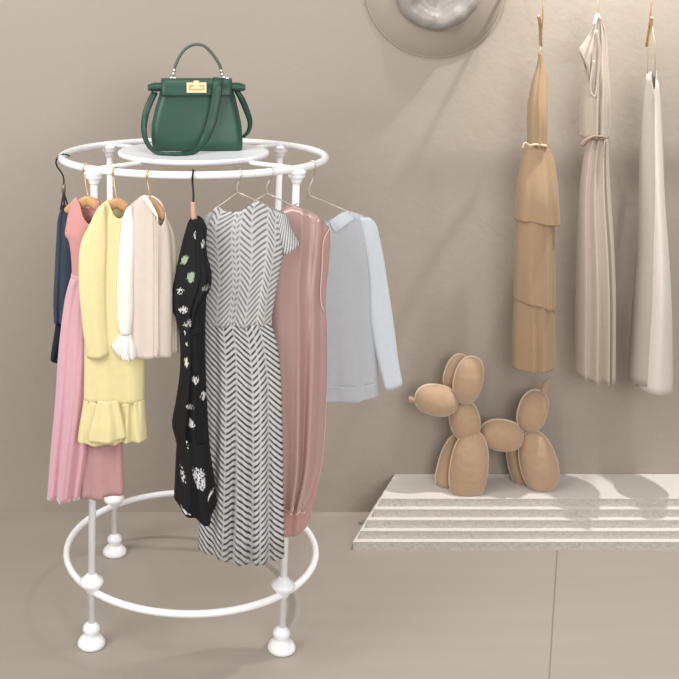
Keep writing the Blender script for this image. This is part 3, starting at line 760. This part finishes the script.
def beige_tier(L, R, T, B, b, seed):
    return panel(L, R, T, B, GY, b, 0, pleats(2.5, .003, .010, seed), px0=535, nu=56)
build('skirt_tier', beige_tier([(528, 145), (523, 156), (518.5, 178), (516.3, 200), (514.6, 219)], [(546, 145), (552.5, 158), (556, 178), (557.5, 200), (559, 223)], [(528, 145), (537, 145.5), (546, 145)], [(514.6, 219), (530, 219.5), (553, 224), (559, 223)], (.05, .085), 62), MAT['beige'], d, thick=.0025)
build('skirt_tier', beige_tier([(517, 216), (515.5, 250), (514, 299)], [(553.5, 222), (554, 260), (554, 310)], [(517, 216), (535, 217), (553.5, 222)], [(514, 299), (530, 302), (554, 310)], (.075, .07), 63), MAT['beige'], d, thick=.0025)
build('skirt_tier', beige_tier([(515, 296), (513.4, 320), (512.4, 367)], [(553.5, 305), (554.2, 330), (554.6, 367)], [(515, 296), (535, 298), (553.5, 305)], [(512.4, 367), (533, 368), (554.6, 367)], (.062, .06), 64), MAT['beige'], d, thick=.0025)

# taupe satin dress
d = thing('taupe_dress', P(596, 384, GY), 'taupe satin dress with twisted gathered bodice, middle one of three by the wall', 'dress', 'dresses by the wall')
build('bodice', panel([(596, 17), (592, 36), (588, 58), (584, 78), (582, 100), (581.5, 137)], [(600, 17), (605, 32), (607, 60), (608.6, 88), (608.2, 115), (607, 137)], [(596, 17), (598, 16), (600, 17)], [(581.5, 137), (607, 137)], GY, (.014, .065), 0, pleats(3, .006, .013, 71), nu=48), MAT['taupe'], d, thick=.0025)
build('lapel', panel([(592, 30), (584, 42), (579, 50), (584, 58)], [(597, 34), (596, 60), (595, 80), (594, 98)], [(592, 30), (597, 34)], [(584, 58), (594, 98)], GY-.05, (.004, .014), 0, pleats(2, .002, .006, 72), nu=24, nv=24), MAT['taupe'], d, thick=.0025)
build('lapel', tube(MB(), [P(x, y, GY-.078) for x, y in ((596, 30), (599.5, 50), (598, 75), (594.5, 97), (590.5, 92), (591, 80), (594, 60))], [.006, .007, .006, .005, .005, .006, .005], 8, smooth_n=36, flat=.004, flat_axis=(0, 1, 0)), MAT['taupe'], d)
build('waist_bow', tube(MB(), [P(x, y, GY-.07) for x, y in ((581.5, 146), (586, 141), (592, 137), (600, 136.5), (608, 138))], [.010, .010, .006, .005, .004], 8, smooth_n=20, flat=.006, flat_axis=(0, 1, 0)), MAT['darktaupe'], d)
build('skirt', panel([(590, 137), (586.5, 150), (582, 180), (579.7, 210), (578.8, 265), (578.3, 375)], [(607, 136), (608, 160), (610, 200), (612.5, 240), (613.5, 290), (613, 375)], [(590, 137), (598, 136.5), (607, 136)], [(578.3, 375), (590, 376), (596, 375), (604, 376.5), (613, 375)], GY, (.05, .10), 0, pleats(3.6, .010, .024, 73), nu=72), MAT['taupe'], d, thick=.0025)

# off white dress
d = thing('off_white_dress', P(652, 392, GY), 'off-white slip dress on thin straps, rightmost of three hanging by the wall', 'dress', 'dresses by the wall')
for pts in ([(651, 26), (648, 50), (647.6, 74)], [(652, 26), (655, 45), (655.2, 72)]):
    build('shoulder_strap', tube(MB(), [P(x, y, GY) for x, y in pts], .0022, 8), MAT['tape'], d)
build('body', panel([(647, 74), (644.5, 90), (642.5, 110), (640.5, 147), (640, 200), (638.5, 250), (634, 310), (628.5, 380)], [(655.8, 71), (659, 90), (661, 115), (662.5, 147), (663.5, 200), (666.5, 250), (669.8, 316), (671, 384)], [(647, 74), (650, 76), (652, 92), (654.5, 76), (655.8, 71)], [(628.5, 380), (640, 381), (656, 383), (671, 384)], GY, (.02, .085), 0, pleats(1.6, .004, .010, 81), nu=56, Tb=[(647, 74), (655.8, 71)]), MAT['greylinen'], d, thick=.0025)
build('front_panel', panel([(652.3, 92), (650.5, 115), (648.6, 160), (646.8, 214), (642, 300), (636, 386)], [(657.5, 82), (659.5, 100), (661.5, 147), (662.6, 200), (665.5, 250), (668.5, 316), (669.5, 386)], [(652.3, 92), (654.3, 80), (657.5, 82)], [(636, 386), (655, 387), (669.5, 386)], GY, (.024, .098), 0, pleats(.8, .001, .006, 82), nu=40, closed=False), MAT['offwhite'], d, thick=.0025)

# ------------------------------------------------------------------ hat on the wall
hc = P(437.5, -13, 4.62)
hat = thing('sun_hat', (hc.x, WY, hc.z), 'wide-brimmed taupe hat with crumpled silver-grey crown hung high on the wall', 'hat')
build('brim', lathe(MB(), [(.02, -.03), (.16, -.028), (.292, -.004), (.294, .0), (.292, .004), (.16, -.02), (.02, -.022)], (hc.x, WY-.012, hc.z), axis=(0, 1, 0), segs=72), MAT['brim'], hat)
build('brim_binding', tube(MB(), [Vector((hc.x+.294*math.cos(2*PI*k/72), WY-.013, hc.z+.294*math.sin(2*PI*k/72))) for k in range(72)], .0016, 8, True), MAT['brimedge'], hat)
cr = MB(); rnd = random.Random(7)
prof = [(.176, .0), (.180, -.02), (.178, -.05), (.168, -.078), (.15, -.092), (.125, -.09), (.10, -.066), (.085, -.042), (.05, -.03), (.002, -.028)]
lathe(cr, prof, (hc.x, WY-.034, hc.z), axis=(0, 1, 0), segs=72)
for v in cr.v:
    dx, dz = v.x-hc.x, v.z-hc.z; a = math.atan2(dz, dx); r = math.hypot(dx, dz)
    w = math.exp(-((r-.13)/.05)**2)
    v.y += w*(.007*math.sin(a*3+1)+.006*math.sin(a*5+2)*math.sin(a*2)+.004*math.sin(a*11)*math.sin(a*3+1))
    k = 1+w*(.05*math.sin(a*5+.5)*math.sin(a*2+1)+.03*math.sin(a*9+2)*math.sin(a*3)); v.x = hc.x+dx*k; v.z = hc.z+dz*k
build('crown', cr, MAT['hatgrey'], hat)

# ------------------------------------------------------------------ stepped plinth
pl = thing('stepped_plinth', (1.5, 4.5, 0), 'low white rough plaster plinth with five shallow steps against the wall', 'plinth')
N = 5; TOP = .161; hstep = TOP/N
for i in range(N):
    f = i/(N-1)
    yf = 4.354+(4.446-4.354)*f; xl = .600+(.722-.600)*f; z0_, z1_ = i*hstep, (i+1)*hstep
    xb = xl+.42*(WY-yf)
    m = MB()
    yb = WY-.002
    n = 8
    front = [Vector((xl+(2.5-xl)*k/n, yf, 0)) for k in range(n+1)]
    v = [(xl, yf), (2.5, yf), (2.5, yb), (xb, yb)]
    verts = [(x, y, z0_) for x, y in v]+[(x, y, z1_-.0015) for x, y in v]
    m.add(verts, [(0, 3, 2, 1), (0, 1, 5, 4), (1, 2, 6, 5), (2, 3, 7, 6), (3, 0, 4, 7), (4, 5, 6, 7)])
    so = build('step', m, MAT['riser'], pl, smooth=False)
    m = MB(); e = .0008
    v = [(xl-e, yf-e), (2.5, yf-e), (2.5, yb), (xb-e, yb)]
    m.add([(x, y, z1_-.0015) for x, y in v]+[(x, y, z1_) for x, y in v], [(0, 3, 2, 1), (0, 1, 5, 4), (1, 2, 6, 5), (2, 3, 7, 6), (3, 0, 4, 7), (4, 5, 6, 7)])
    build('tread', m, MAT['tread'], so, smooth=False)

# ------------------------------------------------------------------ balloon dog
dog = thing('balloon_dog', (P(495, 490, 4.53).x, 4.53, TOP), 'tan plush balloon dog figure standing on the stepped white plinth', 'ornament')
def roty(deg): return Matrix.Rotation(math.radians(deg), 3, 'Y')
def rotz(deg): return Matrix.Rotation(math.radians(deg), 3, 'Z')
def cushion(name, px, py, Y, rx, rz, ry, tilt, parent=dog, yaw=0, seam=True, bottom=None, pear=0.0):
    """stuffed cushion with half axes in picture pixels (rx, rz) and metres (ry), leaning tilt degrees clockwise, with a piped seam"""
    k = Y/F
    R = rotz(yaw)@roty(tilt)
    m = MB()
    def fn(p):
        if pear: 
            t = p.z/(rz*k); s = 1-pear*t; p = Vector((p.x*s, p.y*s, p.z))
        return p
    ellipsoid(m, P(px, py, Y), (rx*k, ry, rz*k), R, 32, 20, .88, bottom, fn)
    o = build(name, m, MAT['plush'], parent)
    if seam and parent is dog:
        c = P(px, py, Y); pts = []
        for q in range(64):
            a = 2*PI*q/64
            sx, sz = math.copysign(abs(math.sin(a))**.88, math.sin(a)), math.copysign(abs(math.cos(a))**.88, math.cos(a))
            p = c+R@fn(Vector((rx*k*sx*1.0, 0, rz*k*sz)))
            if bottom is not None and p.z < bottom+.003: p.z = bottom+.003
            pts.append(p)
        build('piping', tube(MB(), pts, .0034, 6, True), MAT['piping'], o)
    return o
cushion('body', 501.5, 435, 4.545, 22, 15.2, .062, 6)
cushion('neck', 464.8, 420.5, 4.53, 14.8, 20, .055, -10)
hd_ = cushion('head', 436.5, 400, 4.52, 21.5, 15.2, .062, 8)
tm = MB(); tube(tm, [P(x, y, 4.52) for x, y in ((418, 402), (413.5, 400.5), (411, 399.5), (409.5, 398.5))], [.009, .006, .010, .013], 10, smooth_n=14)
build('nose_knot', tm, MAT['plush'], hd_)
cushion('ear', 456.5, 372.5, 4.575, 11.5, 19, .04, 20)
cushion('ear', 468.3, 380, 4.505, 14.2, 24, .045, 13)
cushion('leg', 451.5, 466, 4.575, 13.5, 32, .045, 13, bottom=TOP, pear=.08)
cushion('leg', 469, 467, 4.505, 18.8, 37, .052, 7, bottom=TOP, pear=.06)
cushion('leg', 520, 462, 4.605, 12, 27, .042, -13, bottom=TOP, pear=.05)
cushion('leg', 538, 461.5, 4.54, 18.3, 31.5, .055, -15, bottom=TOP, pear=.1)
tl = cushion('tail', 532.6, 411, 4.55, 14.3, 21.5, .05, 18)
build('tail_tip', tube(MB(), [P(x, y, 4.55) for x, y in ((541.5, 395), (543.5, 391), (545.5, 384.5), (548.3, 379))], [.013, .014, .012, .006], 10, smooth_n=16), MAT['plush'], tl)

# ------------------------------------------------------------------ light
w = bpy.data.worlds.new('world'); sc.world = w; w.use_nodes = True
w.node_tree.nodes['Background'].inputs[0].default_value = (1.0, .985, .965, 1); w.node_tree.nodes['Background'].inputs[1].default_value = .6
def lamp(name, typ, loc, target, energy, col=(1, 1, 1), **kw):
    l = bpy.data.lights.new(name, typ); l.energy = energy; l.color = col
    for k, v in kw.items(): setattr(l, k, v)
    o = bpy.data.objects.new(name, l); COL.objects.link(o); o.location = loc
    o.rotation_euler = (Vector(target)-Vector(loc)).to_track_quat('-Z', 'Y').to_euler(); return o
lamp('ceiling_softbox', 'AREA', (-2.3, 2.0, 3.0), (0, 4.0, 1.2), 85, (1, .99, .975), shape='RECTANGLE', size=1.8, size_y=1.8)
lamp('front_fill', 'AREA', (1.5, -.6, 2.3), (1.0, 4.5, .6), 100, (1, .985, .965), shape='RECTANGLE', size=2.4, size_y=1.8)  # added fill light on the camera side; no window is seen there
lamp('overhead_fill', 'AREA', (-.1, 3.55, 3.3), (-.02, 3.8, 1.5), 11, (1, .99, .98), shape='RECTANGLE', size=.9, size_y=.6)  # added overhead fill to brighten tray, ring and shoulders; no pendant is seen
lamp('track_spot', 'SPOT', (1.9, 4.2, 3.4), (1.75, 4.45, .2), 240, (1, .965, .92), spot_size=math.radians(80), spot_blend=.9, shadow_soft_size=.03)
lamp('track_spot', 'SPOT', (1.05, 4.12, 3.3), (1.0, 4.6, 1.6), 26, (1, .965, .92), spot_size=math.radians(90), spot_blend=.9, shadow_soft_size=.04)
